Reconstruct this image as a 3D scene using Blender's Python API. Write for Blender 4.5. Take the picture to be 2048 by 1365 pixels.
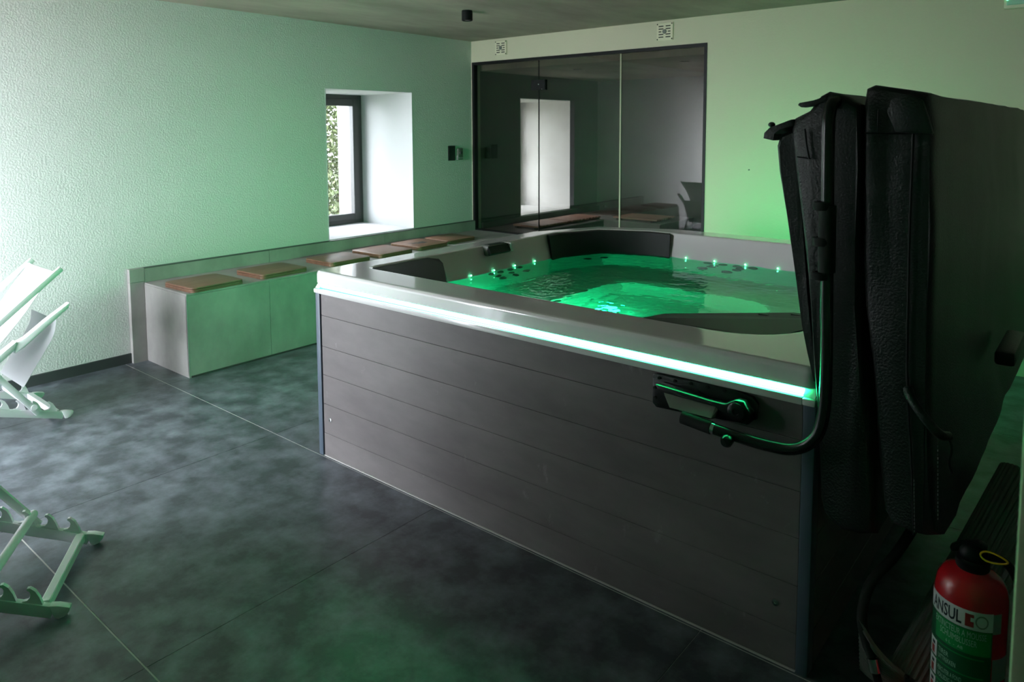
import bpy, bmesh, math, random
from mathutils import Vector, Matrix, noise
for o in list(bpy.data.objects): bpy.data.objects.remove(o, do_unlink=True)
S = bpy.context.scene
COL = S.collection
random.seed(7)
R = math.radians

# ------------------------------------------------------------------ camera
YAW, PIT, ROL = 0.7005, 0.0854, -0.0049
FPX, PPX, PPY = 1464.6236, 1003.9911, 386.2013
CAM = Vector((5.1902, -5.6724, 1.6))
fw = Vector((-math.sin(YAW)*math.cos(PIT), math.cos(YAW)*math.cos(PIT), -math.sin(PIT)))
rt = Vector((math.cos(YAW), math.sin(YAW), 0)); up = rt.cross(fw)
rt2 = rt*math.cos(ROL) + up*math.sin(ROL); up2 = up*math.cos(ROL) - rt*math.sin(ROL)
cd = bpy.data.cameras.new('camera'); cam = bpy.data.objects.new('camera', cd); COL.objects.link(cam)
M = Matrix((rt2, up2, -fw)).transposed().to_4x4(); M.translation = CAM
cam.matrix_world = M
cd.sensor_fit = 'HORIZONTAL'; cd.sensor_width = 36.0; cd.lens = FPX/2048*36.0
cd.shift_x = (1024-PPX)/2048; cd.shift_y = -(682.5-PPY)/2048
cd.clip_start = 0.05; cd.clip_end = 200
cd.dof.use_dof = True; cd.dof.focus_distance = 3.0; cd.dof.aperture_fstop = 5.6
S.camera = cam

# ------------------------------------------------------------------ world, daylight, exposure
W = bpy.data.worlds.new('overcast_sky'); S.world = W; W.use_nodes = True
bg = W.node_tree.nodes['Background']
bg.inputs[0].default_value = (0.87, 0.935, 1.0, 1); bg.inputs[1].default_value = 27.0
def portal(name, loc, rot, sx, sy):
    l = bpy.data.lights.new(name, 'AREA'); l.shape = 'RECTANGLE'; l.size = sx; l.size_y = sy
    l.cycles.is_portal = True
    o = bpy.data.objects.new(name, l); COL.objects.link(o); o.location = loc; o.rotation_euler = rot
OPEN = (0.02, 1.50, 0.0, 2.15)           # glazed terrace opening in the front wall: x0 x1 z0 z1
YF = -6.35; YO = -5.78
portal('daylight_portal_terrace', ((OPEN[0]+OPEN[1])/2, YO-0.62, 1.08), (R(90), 0, 0), 1.48, 2.16)
portal('daylight_portal_window', (-1.16, -1.34, 1.31), (R(90), 0, R(-90)), 1.0, 1.32)
portal('daylight_portal_steam_room', (-1.16, 1.30, 1.29), (R(90), 0, R(-90)), 1.0, 1.34)
vs = S.view_settings
vs.view_transform = 'Standard'; vs.look = 'None'; vs.gamma = 1.0; vs.use_curve_mapping = False
vs.exposure = 0.14
S.cycles.caustics_refractive = False; S.cycles.caustics_reflective = False

# ------------------------------------------------------------------ materials
MATS = {}
def mat(name, col, rough=0.5, metal=0.0, var=0.0, vscale=4.0, bump=0.0, bscale=40.0, col2=None, spec=0.5, coat=0.0,
        bump2=0.0, b2scale=4.0, aniso=None, rvar=0.0, vcontrast=(0.35, 0.65), sheen=0.0, detail=6.0, bdist=0.01):
    if name in MATS: return MATS[name]
    m = bpy.data.materials.new(name); m.use_nodes = True; nt = m.node_tree; N = nt.nodes; L = nt.links
    b = N['Principled BSDF']
    b.inputs['Base Color'].default_value = (*col, 1); b.inputs['Roughness'].default_value = rough
    b.inputs['Metallic'].default_value = metal; b.inputs['Specular IOR Level'].default_value = spec
    b.inputs['Coat Weight'].default_value = coat; b.inputs['Coat Roughness'].default_value = 0.05
    if sheen: b.inputs['Sheen Weight'].default_value = sheen
    tc = N.new('ShaderNodeNewGeometry'); src = tc.outputs['Position']
    if aniso:
        mp = N.new('ShaderNodeMapping'); mp.inputs['Scale'].default_value = aniso; L.new(src, mp.inputs[0]); src = mp.outputs[0]
    if var > 0 or col2:
        t = N.new('ShaderNodeTexNoise'); t.inputs['Scale'].default_value = vscale; t.inputs['Detail'].default_value = detail
        t.inputs['Roughness'].default_value = 0.62; L.new(src, t.inputs['Vector'])
        rp = N.new('ShaderNodeValToRGB'); rp.color_ramp.elements[0].position = vcontrast[0]; rp.color_ramp.elements[1].position = vcontrast[1]
        c2 = col2 if col2 else tuple(min(1, c*(1+var)) for c in col); c1 = col if col2 else tuple(c*(1-var) for c in col)
        rp.color_ramp.elements[0].color = (*c1, 1); rp.color_ramp.elements[1].color = (*c2, 1)
        L.new(t.outputs[0], rp.inputs[0]); L.new(rp.outputs[0], b.inputs['Base Color'])
        if rvar:
            mr = N.new('ShaderNodeMapRange'); mr.inputs[3].default_value = rough-rvar; mr.inputs[4].default_value = rough+rvar
            L.new(t.outputs[0], mr.inputs[0]); L.new(mr.outputs[0], b.inputs['Roughness'])
    prev = None
    for st, sc in ((bump, bscale), (bump2, b2scale)):
        if st <= 0: continue
        t = N.new('ShaderNodeTexNoise'); t.inputs['Scale'].default_value = sc; t.inputs['Detail'].default_value = 3.0
        L.new(src, t.inputs['Vector'])
        bm_ = N.new('ShaderNodeBump'); bm_.inputs['Strength'].default_value = st; bm_.inputs['Distance'].default_value = bdist
        L.new(t.outputs[0], bm_.inputs['Height'])
        if prev: L.new(prev.outputs[0], bm_.inputs['Normal'])
        prev = bm_
    if prev: L.new(prev.outputs[0], b.inputs['Normal'])
    MATS[name] = m; return m
def emis(name, col, s):
    m = bpy.data.materials.new(name); m.use_nodes = True; nt = m.node_tree
    nt.nodes.remove(nt.nodes['Principled BSDF'])
    e = nt.nodes.new('ShaderNodeEmission'); e.inputs[0].default_value = (*col, 1); e.inputs[1].default_value = s
    nt.links.new(e.outputs[0], nt.nodes['Material Output'].inputs[0]); return m
def glassy(name, tint, ior, rough=0.0, bump=0.0, bscale=8.0, gcol=(1, 1, 1)):
    """clear pane: tinted straight-through light plus mirror reflection weighted by Fresnel"""
    m = bpy.data.materials.new(name); m.use_nodes = True; nt = m.node_tree; N = nt.nodes; L = nt.links
    N.remove(N['Principled BSDF'])
    tr = N.new('ShaderNodeBsdfTransparent'); tr.inputs[0].default_value = (*tint, 1)
    gl = N.new('ShaderNodeBsdfGlossy'); gl.inputs['Roughness'].default_value = rough; gl.inputs[0].default_value = (*gcol, 1)
    fr = N.new('ShaderNodeFresnel'); fr.inputs[0].default_value = ior
    ge = N.new('ShaderNodeNewGeometry'); mr = N.new('ShaderNodeMapRange'); mr.inputs[3].default_value = ior; mr.inputs[4].default_value = 1/ior
    L.new(ge.outputs['Backfacing'], mr.inputs[0]); L.new(mr.outputs[0], fr.inputs[0])      # same reflectance on both faces of the pane
    mx = N.new('ShaderNodeMixShader'); L.new(fr.outputs[0], mx.inputs[0]); L.new(tr.outputs[0], mx.inputs[1]); L.new(gl.outputs[0], mx.inputs[2])
    L.new(mx.outputs[0], N['Material Output'].inputs[0])
    if bump:
        tc = N.new('ShaderNodeTexCoord'); t = N.new('ShaderNodeTexNoise'); t.inputs['Scale'].default_value = bscale; t.inputs['Detail'].default_value = 4
        L.new(tc.outputs['Object'], t.inputs['Vector']); bb = N.new('ShaderNodeBump'); bb.inputs['Strength'].default_value = bump; bb.inputs['Distance'].default_value = 0.02
        L.new(t.outputs[0], bb.inputs['Height']); L.new(bb.outputs[0], gl.inputs['Normal']); L.new(bb.outputs[0], fr.inputs['Normal'])
    return m

m_plaster = mat('white_plaster', (0.66, 0.655, 0.645), 0.85, bump=0.36, bscale=85, bump2=0.06, b2scale=20, bdist=0.010)
m_reveal = mat('smooth_white_plaster', (0.58, 0.57, 0.585), 0.8, bump=0.1, bscale=30)
m_cream = mat('cream_wall_paint', (0.60, 0.575, 0.43), 0.8, bump=0.25, bscale=60, bdist=0.006)
m_ceil = mat('raw_concrete', (0.34, 0.29, 0.24), 0.85, var=0.25, vscale=1.6, bump=0.15, bscale=12, aniso=(1, 0.35, 1))
m_concwall = mat('dark_concrete_wall', (0.34, 0.325, 0.31), 0.85, var=0.2, vscale=1.5)
m_tile = mat('slate_floor_tile', (0.050, 0.056, 0.066), 0.38, col2=(0.175, 0.200, 0.228), vscale=6.5, rvar=0.12, bump=0.2, bscale=40, detail=14, vcontrast=(0.40, 0.70), bdist=0.004)
m_grout = mat('pale_grout', (0.60, 0.58, 0.56), 0.9)
m_base = mat('dark_skirting', (0.045, 0.046, 0.05), 0.5)
m_btile = mat('taupe_stone_tile', (0.27, 0.255, 0.245), 0.5, col2=(0.40, 0.385, 0.37), vscale=2.6, bump=0.06, bscale=30, detail=7, aniso=(1, 1, .7))
m_steam = mat('dark_wall_tile', (0.075, 0.076, 0.066), 0.6, col2=(0.11, 0.11, 0.098), vscale=2.0)
m_stone = mat('pale_reveal_tile', (0.70, 0.68, 0.67), 0.6, col2=(0.84, 0.82, 0.81), vscale=2.0, detail=8)
m_anth = mat('anthracite_frame', (0.060, 0.055, 0.058), 0.4)
m_blackm = mat('matt_black_metal', (0.006, 0.006, 0.007), 0.5, spec=0.25)
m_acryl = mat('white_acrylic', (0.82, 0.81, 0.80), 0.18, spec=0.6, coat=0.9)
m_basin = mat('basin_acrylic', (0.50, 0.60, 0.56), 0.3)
m_plank = mat('grey_brown_composite', (0.135, 0.118, 0.119), 0.5, col2=(0.205, 0.183, 0.184), vscale=3.0, bump=0.10, bscale=50, aniso=(.5, .5, 1.3), detail=9, bdist=0.004)
def wear(m, col, scale, thr, aniso):
    nt = m.node_tree; N = nt.nodes; L = nt.links; b = N['Principled BSDF']; src = b.inputs['Base Color'].links[0].from_socket
    tc = N.new('ShaderNodeNewGeometry'); mp = N.new('ShaderNodeMapping'); mp.inputs['Scale'].default_value = aniso; L.new(tc.outputs['Position'], mp.inputs[0])
    t = N.new('ShaderNodeTexNoise'); t.inputs['Scale'].default_value = scale; t.inputs['Detail'].default_value = 8; t.inputs['Roughness'].default_value = .7; L.new(mp.outputs[0], t.inputs['Vector'])
    mr = N.new('ShaderNodeMapRange'); mr.inputs[1].default_value = thr; mr.inputs[2].default_value = thr+.10; mr.inputs[4].default_value = .55; L.new(t.outputs[0], mr.inputs[0])
    mx = N.new('ShaderNodeMix'); mx.data_type = 'RGBA'; L.new(mr.outputs[0], mx.inputs[0]); L.new(src, mx.inputs[6]); mx.inputs[7].default_value = (*col, 1); L.new(mx.outputs[2], b.inputs['Base Color'])
wear(m_plank, (.36, .345, .345), 9.0, .63, (1.0, 1.0, .6))
m_post = mat('blue_grey_post', (0.085, 0.115, 0.155), 0.45)
m_pillow = mat('dark_headrest', (0.012, 0.013, 0.013), 0.55, spec=0.3)
m_jet = mat('black_jet', (0.01, 0.012, 0.012), 0.4)
m_vinyl = mat('black_vinyl', (0.018, 0.018, 0.0195), 0.40, bump=0.35, bscale=180, bump2=0.5, b2scale=3.5, bdist=0.008)
m_stitch = mat('grey_stitching', (0.20, 0.20, 0.21), 0.7)
m_tube = mat('black_lifter_tube', (0.014, 0.015, 0.015), 0.25)
m_foam = mat('black_foam_grip', (0.008, 0.008, 0.008), 0.8)
m_chairw = mat('white_lacquered_frame', (0.82, 0.82, 0.83), 0.4)
m_fabric = mat('white_sling_fabric', (0.72, 0.72, 0.74), 0.9, bump=0.15, bscale=300, bdist=0.002)
m_wood = mat('red_brown_wood', (0.175, 0.080, 0.048), 0.45, col2=(0.26, 0.13, 0.085), vscale=5.0, aniso=(8, 1, 6), bump=0.06, bscale=25)
m_slat = mat('pale_red_slat_wood', (0.42, 0.22, 0.16), 0.5, col2=(0.52, 0.30, 0.23), vscale=5.0, aniso=(1, 8, 6))
m_dark = mat('dark_void', (0.012, 0.012, 0.01), 0.8)
m_print = mat('black_print', (0.02, 0.018, 0.016), 0.6)
m_vent = mat('cream_plastic_grille', (0.70, 0.67, 0.50), 0.5)
m_grey = mat('grey_plastic', (0.16, 0.17, 0.15), 0.5)
m_chrome = mat('chrome', (0.8, 0.8, 0.8), 0.15, metal=1.0)
m_edge_refl = mat('painted_edge_reflection', (0.36, 0.35, 0.24), 0.35)  # pale yellow paints the reflection seen on the door's glass edge
m_red = mat('red_lacquer', (0.62, 0.014, 0.022), 0.25, coat=0.5)
m_lwhite = mat('label_white', (0.82, 0.83, 0.86), 0.5)
m_lgreen = mat('label_green', (0.006, 0.32, 0.075), 0.5)
m_lgreen2 = mat('label_dark_green', (0.005, 0.105, 0.040), 0.5)
m_lpale = mat('label_pale_green', (0.42, 0.72, 0.56), 0.5)
m_lblack = mat('label_black', (0.014, 0.016, 0.02), 0.5)
m_lnavy = mat('label_navy', (0.010, 0.014, 0.035), 0.5)
m_lred = mat('label_red', (0.42, 0.03, 0.03), 0.5)
m_lgrey = mat('label_grey', (0.30, 0.31, 0.30), 0.6)
m_yellow = mat('yellow_plastic', (0.75, 0.50, 0.01), 0.4)
m_mat = mat('grey_ribbed_rubber', (0.25, 0.24, 0.238), 0.65)
m_leaf = mat('hedge_leaf', (0.065, 0.090, 0.034), 0.6, col2=(0.15, 0.175, 0.08), vscale=2.0)
m_ground = mat('garden_ground', (0.16, 0.18, 0.12), 0.9, var=0.3, vscale=0.5)
m_terr = mat('pale_terrace_paving', (0.62, 0.61, 0.60), 0.8, var=0.1, vscale=1.0)
m_led = emis('green_led_diffuser', (0.022, 1.0, 0.30), 72.0)
m_led2 = emis('green_led_diffuser_sides', (0.012, 1.0, 0.30), 150.0)
m_dot = emis('green_led_dot', (0.15, 1.0, 0.45), 9.0)
m_uw = emis('underwater_lamp_lens', (0.03, 1.0, 0.35), 8.0)
m_smoke = glassy('smoked_glass', (0.69, 0.68, 0.66), 1.62)
m_clear = glassy('clear_glass', (0.80, 0.81, 0.81), 1.3)
m_water = bpy.data.materials.new('spa_water'); m_water.use_nodes = True
_n = m_water.node_tree; _n.nodes.remove(_n.nodes['Principled BSDF']); _g = _n.nodes.new('ShaderNodeBsdfGlass')
_g.inputs['Color'].default_value = (.72, 1.0, .93, 1); _g.inputs['Roughness'].default_value = 0.0; _g.inputs['IOR'].default_value = 1.33
_n.links.new(_g.outputs[0], _n.nodes['Material Output'].inputs[0])

# ------------------------------------------------------------------ object helpers
WL = {}
def finish(o, parent):
    COL.objects.link(o)
    if parent is not None: o.parent = parent
    return o
def mesh(name, V, F, m=None, parent=None, smooth=False, mats=None, fm=None):
    """mesh from world coordinates; the object's origin goes to the centre of its bounds"""
    V = [Vector(v) for v in V]
    lo = Vector((min(v[i] for v in V) for i in range(3))); hi = Vector((max(v[i] for v in V) for i in range(3)))
    c = (lo+hi)/2
    me = bpy.data.meshes.new(name); me.from_pydata([v-c for v in V], [], F); me.validate(); me.update()
    for mm in (mats or [m]): me.materials.append(mm)
    if fm:
        for p, i in zip(me.polygons, fm): p.material_index = i
    if smooth:
        for p in me.polygons: p.use_smooth = True
    o = bpy.data.objects.new(name, me); WL[o] = c
    o.location = c - (WL[parent] if parent is not None else Vector((0, 0, 0)))
    return finish(o, parent)
def bm_mesh(name, bm, m, parent=None, smooth=False):
    bmesh.ops.recalc_face_normals(bm, faces=bm.faces)
    V = [v.co.copy() for v in bm.verts]; bm.verts.index_update(); F = [[v.index for v in f.verts] for f in bm.faces]; bm.free()
    return mesh(name, V, F, m, parent, smooth)
def autosmooth(o, ang=35):
    me = o.data
    for p in me.polygons: p.use_smooth = True
    me.set_sharp_from_angle(angle=R(ang)); return o
def box(name, xs, ys, zs, m, parent=None, bevel=0.0, seg=2):
    bm = bmesh.new(); bmesh.ops.create_cube(bm, size=1.0)
    for v in bm.verts:
        v.co = Vector(((xs[0]+xs[1])/2+v.co.x*(xs[1]-xs[0]), (ys[0]+ys[1])/2+v.co.y*(ys[1]-ys[0]), (zs[0]+zs[1])/2+v.co.z*(zs[1]-zs[0])))
    if bevel: bmesh.ops.bevel(bm, geom=bm.edges[:], offset=bevel, segments=seg, affect='EDGES', profile=0.5)
    o = bm_mesh(name, bm, m, parent)
    return autosmooth(o) if bevel else o
def boxes(name, L, m, parent=None):
    """several touching blocks that form ONE solid (a wall round an opening)"""
    V = []; F = []
    for xs, ys, zs in L:
        n = len(V)
        V += [(x, y, z) for x in xs for y in ys for z in zs]
        F += [[n+i for i in q] for q in ((0, 1, 3, 2), (4, 6, 7, 5), (0, 4, 5, 1), (2, 3, 7, 6), (0, 2, 6, 4), (1, 5, 7, 3))]
    return mesh(name, V, F, m, parent)
def prism(name, poly, axis, a, b, m, parent=None, bevel=0.0, smooth=False):
    """polygon in the two other axes, extruded along axis from a to b"""
    def P(u, v, w):
        return {'x': (w, u, v), 'y': (u, w, v), 'z': (u, v, w)}[axis]
    n = len(poly); bm = bmesh.new()
    A = [bm.verts.new(P(u, v, a)) for u, v in poly]; B = [bm.verts.new(P(u, v, b)) for u, v in poly]
    bm.faces.new(A); bm.faces.new(B[::-1])
    for i in range(n): bm.faces.new((A[i], B[i], B[(i+1) % n], A[(i+1) % n]))
    bmesh.ops.recalc_face_normals(bm, faces=bm.faces)
    if bevel: bmesh.ops.bevel(bm, geom=bm.edges[:], offset=bevel, segments=2, affect='EDGES', profile=0.5)
    o = bm_mesh(name, bm, m, parent)
    return autosmooth(o) if (bevel or smooth) else o
def crom(P, n=6):
    P = [Vector(p) for p in P]; out = []
    Q = [P[0]*2-P[1]] + P + [P[-1]*2-P[-2]]
    for i in range(1, len(Q)-2):
        for k in range(n):
            t = k/n
            out.append(0.5*((2*Q[i])+(-Q[i-1]+Q[i+1])*t+(2*Q[i-1]-5*Q[i]+4*Q[i+1]-Q[i+2])*t*t+(-Q[i-1]+3*Q[i]-3*Q[i+1]+Q[i+2])*t**3))
    out.append(P[-1]); return out
def tube(name, pts, r, m, parent=None, n=10, closed=False, curve=0, rfun=None):
    P = crom(pts, curve) if curve else [Vector(p) for p in pts]
    V = []; F = []; N = len(P); prevu = None
    for i, p in enumerate(P):
        if closed: d = (P[(i+1) % N]-P[i-1]).normalized()
        else: d = (P[min(i+1, N-1)]-P[max(i-1, 0)]).normalized()
        if prevu is None:
            u = d.cross(Vector((0, 0, 1)));
            if u.length < 1e-3: u = d.cross(Vector((1, 0, 0)))
        else: u = prevu - d*prevu.dot(d)
        u.normalize(); prevu = u; w = d.cross(u); rr = rfun(i/(N-1)) if rfun else r
        V += [p+(u*math.cos(2*math.pi*k/n)+w*math.sin(2*math.pi*k/n))*rr for k in range(n)]
    for i in range(N if closed else N-1):
        j = (i+1) % N
        F += [[i*n+k, i*n+(k+1) % n, j*n+(k+1) % n, j*n+k] for k in range(n)]
    if not closed: F += [list(range(n))[::-1], [(N-1)*n+k for k in range(n)]]
    o = mesh(name, V, F, m, parent); return autosmooth(o, 50)
def lathe(name, prof, c, m, parent=None, n=32, axis='z', cap=True):
    V = []; F = []
    for r, h in prof:
        for k in range(n):
            a = 2*math.pi*k/n; x, y = r*math.cos(a), r*math.sin(a)
            V.append({'z': (c[0]+x, c[1]+y, c[2]+h), 'y': (c[0]+x, c[1]+h, c[2]+y), 'x': (c[0]+h, c[1]+x, c[2]+y)}[axis])
    for i in range(len(prof)-1): F += [[i*n+k, i*n+(k+1) % n, (i+1)*n+(k+1) % n, (i+1)*n+k] for k in range(n)]
    if cap: F += [list(range(n))[::-1], [(len(prof)-1)*n+k for k in range(n)]]
    bm = bmesh.new(); vs_ = [bm.verts.new(v) for v in V]
    for f in F:
        try: bm.faces.new([vs_[i] for i in f])
        except ValueError: pass
    bmesh.ops.remove_doubles(bm, verts=bm.verts, dist=1e-5)
    return autosmooth(bm_mesh(name, bm, m, parent), 40)
def thing(name, loc, label, cat, group=None):
    o = bpy.data.objects.new(name, None); o.empty_display_size = 0.1; COL.objects.link(o)
    o.location = loc; WL[o] = Vector(loc); tag(o, label, cat, group); return o
def tag(o, label, cat, group=None):
    o['label'] = label; o['category'] = cat
    if group: o['group'] = group
    return o
def struct(o, label=None, cat=None):
    o['kind'] = 'structure'
    if label: o['label'] = label
    if cat: o['category'] = cat
    return o
def inst(src, name, wloc, parent):
    o = src.copy(); o.name = name; COL.objects.link(o); o.parent = parent; WL[o] = Vector(wloc)
    o.location = Vector(wloc)-(WL[parent] if parent is not None else Vector((0, 0, 0))); return o

# ------------------------------------------------------------------ the room
H = 2.516; XR = 6.3; WT = 1.15
# floor: grout bed + 1.2 m tiles, each its own piece
fl = struct(box('floor', (0, XR), (YF-.2, 2.43), (-0.16, -0.0015), m_grout), 'slate grey tiled floor with pale joints', 'floor')
TX = [-0.57+1.203*i for i in range(6)]; TY = [-7.21+1.212*i for i in range(8)]
for i in range(6):
    for j in range(8):
        x0, x1 = max(TX[i]+.0012, 0), min(TX[i]+1.203-.0012, XR); y0, y1 = max(TY[j]+.0028, YF), min(TY[j]+1.212-.0028, 2.43)
        if x1-x0 > 0.02 and y1-y0 > 0.02: box('floor_tile', (x0, x1), (y0, y1), (-0.012, 0.0), m_tile, fl)
struct(box('ceiling', (-WT, XR), (YF-.3, 0.12), (H, H+.2), m_ceil), 'raw brown grey concrete ceiling', 'ceiling')
# left wall (thick) round window_1
W1 = (-1.843, -0.840, 0.655, 1.968)
struct(boxes('wall_left', [((-WT, 0), (YF-.3, W1[0]), (0, H)), ((-WT, 0), (W1[1], 0.0), (0, H)), ((-WT, 0), (W1[0], W1[1]), (0, W1[2])), ((-WT, 0), (W1[0], W1[1]), (W1[3], H))], m_plaster),
       'rough white plastered wall with a deep window', 'wall')
rv = struct(boxes('trim_1', [((-WT+.002, .002), (W1[0], W1[0]+.006), (W1[2], W1[3])), ((-WT+.002, .002), (W1[1]-.006, W1[1]), (W1[2], W1[3])),
                             ((-WT+.002, .002), (W1[0]+.006, W1[1]-.006), (W1[3]-.006, W1[3])), ((-WT+.002, .002), (W1[0]+.006, W1[1]-.006), (W1[2], W1[2]+.008))], m_reveal), 'smooth white window reveal lining', 'reveal')
# back wall with the steam room opening
GX0, GX1, GZ = 0.012, 2.592, 2.300
struct(boxes('wall_back', [((GX1, XR), (0, .12), (0, H)), ((-.0, GX1), (0, .12), (GZ, H)), ((-.0, GX0), (0, .12), (0, GZ))], m_cream), 'cream painted back wall round the smoked glass', 'wall')
# front wall with the terrace opening, right wall and the wall end beside the camera
struct(boxes('wall_front', [((0, OPEN[0]), (YO-.60, YO), (0, H)), ((OPEN[1], 3.0), (YO-.60, YO), (0, H)), ((OPEN[0], OPEN[1]), (YO-.60, YO), (OPEN[3], H)), ((3.0, XR), (YF-.25, YF), (0, H))], m_concwall), 'thick wall behind the camera with terrace opening', 'wall')
struct(box('threshold', OPEN[:2], (YO-.60, YO-.55), (-.1, 0), m_btile), 'stone door sill of the terrace opening', 'sill')
struct(box('wall_right', (XR, XR+.2), (YF-.3, .12), (0, H), m_concwall), 'cream wall on the far right', 'wall')
struct(box('wall_corner', (5.117, XR), (-4.60, -4.36), (0, H), m_cream, bevel=.008), 'cream wall end at the right edge beside the fire extinguisher', 'wall')
struct(box('baseboard_left', (0, .012), (YF, -3.5308), (0, .068), m_base), 'low black skirting along the white wall', 'baseboard')
struct(box('garden_ground', (-30, 30), (YO-.61, 30), (-.6, -.2), m_ground), 'garden ground outside', 'ground')
struct(box('terrace', (-30, 30), (-30, YO-.61), (-.6, -.03), m_terr), 'pale paved terrace outside the opening', 'terrace')

# window 1: anthracite frame, pane, outer jamb behind it is the thick wall itself
def window(name, y0, y1, z0, z1, label, fx=-.75, handle_y=None):
    w = bpy.data.objects.new(name, None); COL.objects.link(w); w.location = (fx, (y0+y1)/2, z0); WL[w] = w.location.copy()
    struct(w, label, 'window'); t = .06
    for a, b, nm in (((y0, y0+.055), (z0, z1), 'frame_stile'), ((y1-.055, y1), (z0, z1), 'frame_stile'), ((y0+.055, y1-.055), (z0, z0+.05), 'frame_rail'), ((y0+.055, y1-.055), (z1-.05, z1), 'frame_rail')):
        box(nm, (fx-.07, fx), a, b, m_anth, w, .004, 1)
    a0, a1, c0, c1 = y0+.045, y1-.045, z0+.04, z1-.04
    for a, b, nm in (((a0, a0+.075), (c0, c1), 'sash_stile'), ((a1-.075, a1), (c0, c1), 'sash_stile'), ((a0+.075, a1-.075), (c0, c0+.062), 'sash_rail'), ((a0+.075, a1-.075), (c1-.072, c1), 'sash_rail')):
        box(nm, (fx-.055, fx+.012), a, b, m_anth, w, .004, 1)
    box('pane', (fx-.032, fx-.022), (a0+.07, a1-.07), (c0+.057, c1-.067), m_clear, w)
    if handle_y:
        tube('window_handle', [(fx+.012, handle_y, z0+.68), (fx+.05, handle_y, z0+.68), (fx+.055, handle_y-.012, z0+.66), (fx+.055, handle_y-.02, z0+.56)], .009, m_grey, w, 8)
    return w
window('window_1', W1[0]+.006, W1[1]-.006, W1[2]+.008, W1[3]-.006, 'deep window with dark anthracite frame above the bench')

# ------------------------------------------------------------------ steam room behind the glass
W2 = (0.808, 1.788, 0.622, 1.960); SY = 2.41; SH = 2.221
struct(boxes('wall_steam_left', [((-WT, 0), (0, W2[0]), (0, H)), ((-WT, 0), (W2[1], SY+.2), (0, H)), ((-WT, 0), (W2[0], W2[1]), (0, W2[2])), ((-WT, 0), (W2[0], W2[1]), (W2[3], H))], m_steam), 'dark tiled steam room wall with a window', 'wall')
struct(boxes('trim_2', [((-WT+.002, .002), (W2[0], W2[0]+.006), (W2[2], W2[3])), ((-WT+.002, .002), (W2[1]-.006, W2[1]), (W2[2], W2[3])),
                        ((-WT+.002, .002), (W2[0]+.006, W2[1]-.006), (W2[3]-.006, W2[3])), ((-WT+.002, .002), (W2[0]+.006, W2[1]-.006), (W2[2], W2[2]+.008))], m_stone), 'pale stone lining of the steam room window', 'reveal')
window('window_2', W2[0]+.006, W2[1]-.006, W2[2]+.008, W2[3]-.006, 'steam room window seen through the smoked glass', fx=-.80, handle_y=1.70)
struct(box('wall_steam_back', (0, 3.4), (SY, SY+.2), (0, H), m_steam), 'dark tiled far wall of the steam room', 'wall')
struct(box('wall_steam_right', (3.2, 3.4), (.12, SY), (0, H), m_steam), 'dark tiled side wall of the steam room', 'wall')
cs = struct(box('ceiling_steam', (0, 3.2), (.12, SY), (SH, SH+.1), m_ceil), 'low dark steam room ceiling', 'ceiling')
for x, y in ((.91, .61), (2.12, .56)):
    s = thing('recessed_ceiling_spot', (x, y, SH), 'small round ceiling spot in the steam room, '+('above the hinge' if x < 1.5 else 'near the right end of the glass'), 'spot light', 'steam room spots')
    lathe('trim_ring', [(.028, 0), (.045, 0), (.045, -.006), (.03, -.006)], (x, y, SH), m_chrome, s, 20, cap=False)
    lathe('lens', [(.0, 0), (.028, 0), (.028, -.002), (0, -.002)], (x, y, SH), m_lgrey, s, 20, cap=False)

# glass front: frame and three panels
gf = struct(boxes('trim_3', [((GX0, GX1), (-.006, .05), (GZ-.026, GZ)), ((GX1-.024, GX1), (-.006, .05), (0, GZ-.026)), ((GX0, GX0+.028), (-.006, .05), (.556, GZ-.026)), ((GX0+.028, .636), (-.002, .05), (.556, .566))], m_blackm), 'slim black frame round the smoked glass', 'frame')
g1 = struct(box('door_1', (GX0+.028, .859), (.018, .028), (.566, GZ-.026), m_smoke), 'fixed smoked glass panel left of the steam room door', 'glass panel')
g2 = struct(box('door_2', (.865, 1.768), (.018, .028), (.012, GZ-.030), m_smoke), 'smoked glass steam room door with black hinge', 'glass door')
g3 = struct(box('door_3', (1.782, GX1-.024), (.018, .028), (.0, GZ-.026), m_smoke), 'fixed smoked glass panel right of the steam room door', 'glass panel')
box('edge_strip', (1.7685, 1.7815), (.016, .030), (.012, GZ-.03), m_edge_refl, g2)  # added strip, its pale colour stands in for a reflection along the glass edge
box('edge_strip', (.8595, .8645), (.016, .030), (.566, GZ-.03), m_blackm, g1)
box('hinge_plate', (.783, .952), (.000, .018), (1.985, 2.085), m_blackm, g2, .004, 1)
box('hinge_plate', (.783, .952), (.028, .044), (1.985, 2.085), m_blackm, g2, .004, 1)
lathe('hinge_screw', [(0, 0), (.006, 0), (.005, -.003), (0, -.003)], (.875, 0, 2.04), m_chrome, g2, 10, 'y', cap=False)
lathe('hinge_screw', [(0, 0), (.004, 0), (.003, -.003), (0, -.003)], (.915, 0, 1.993), m_chrome, g2, 10, 'y', cap=False)

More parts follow.
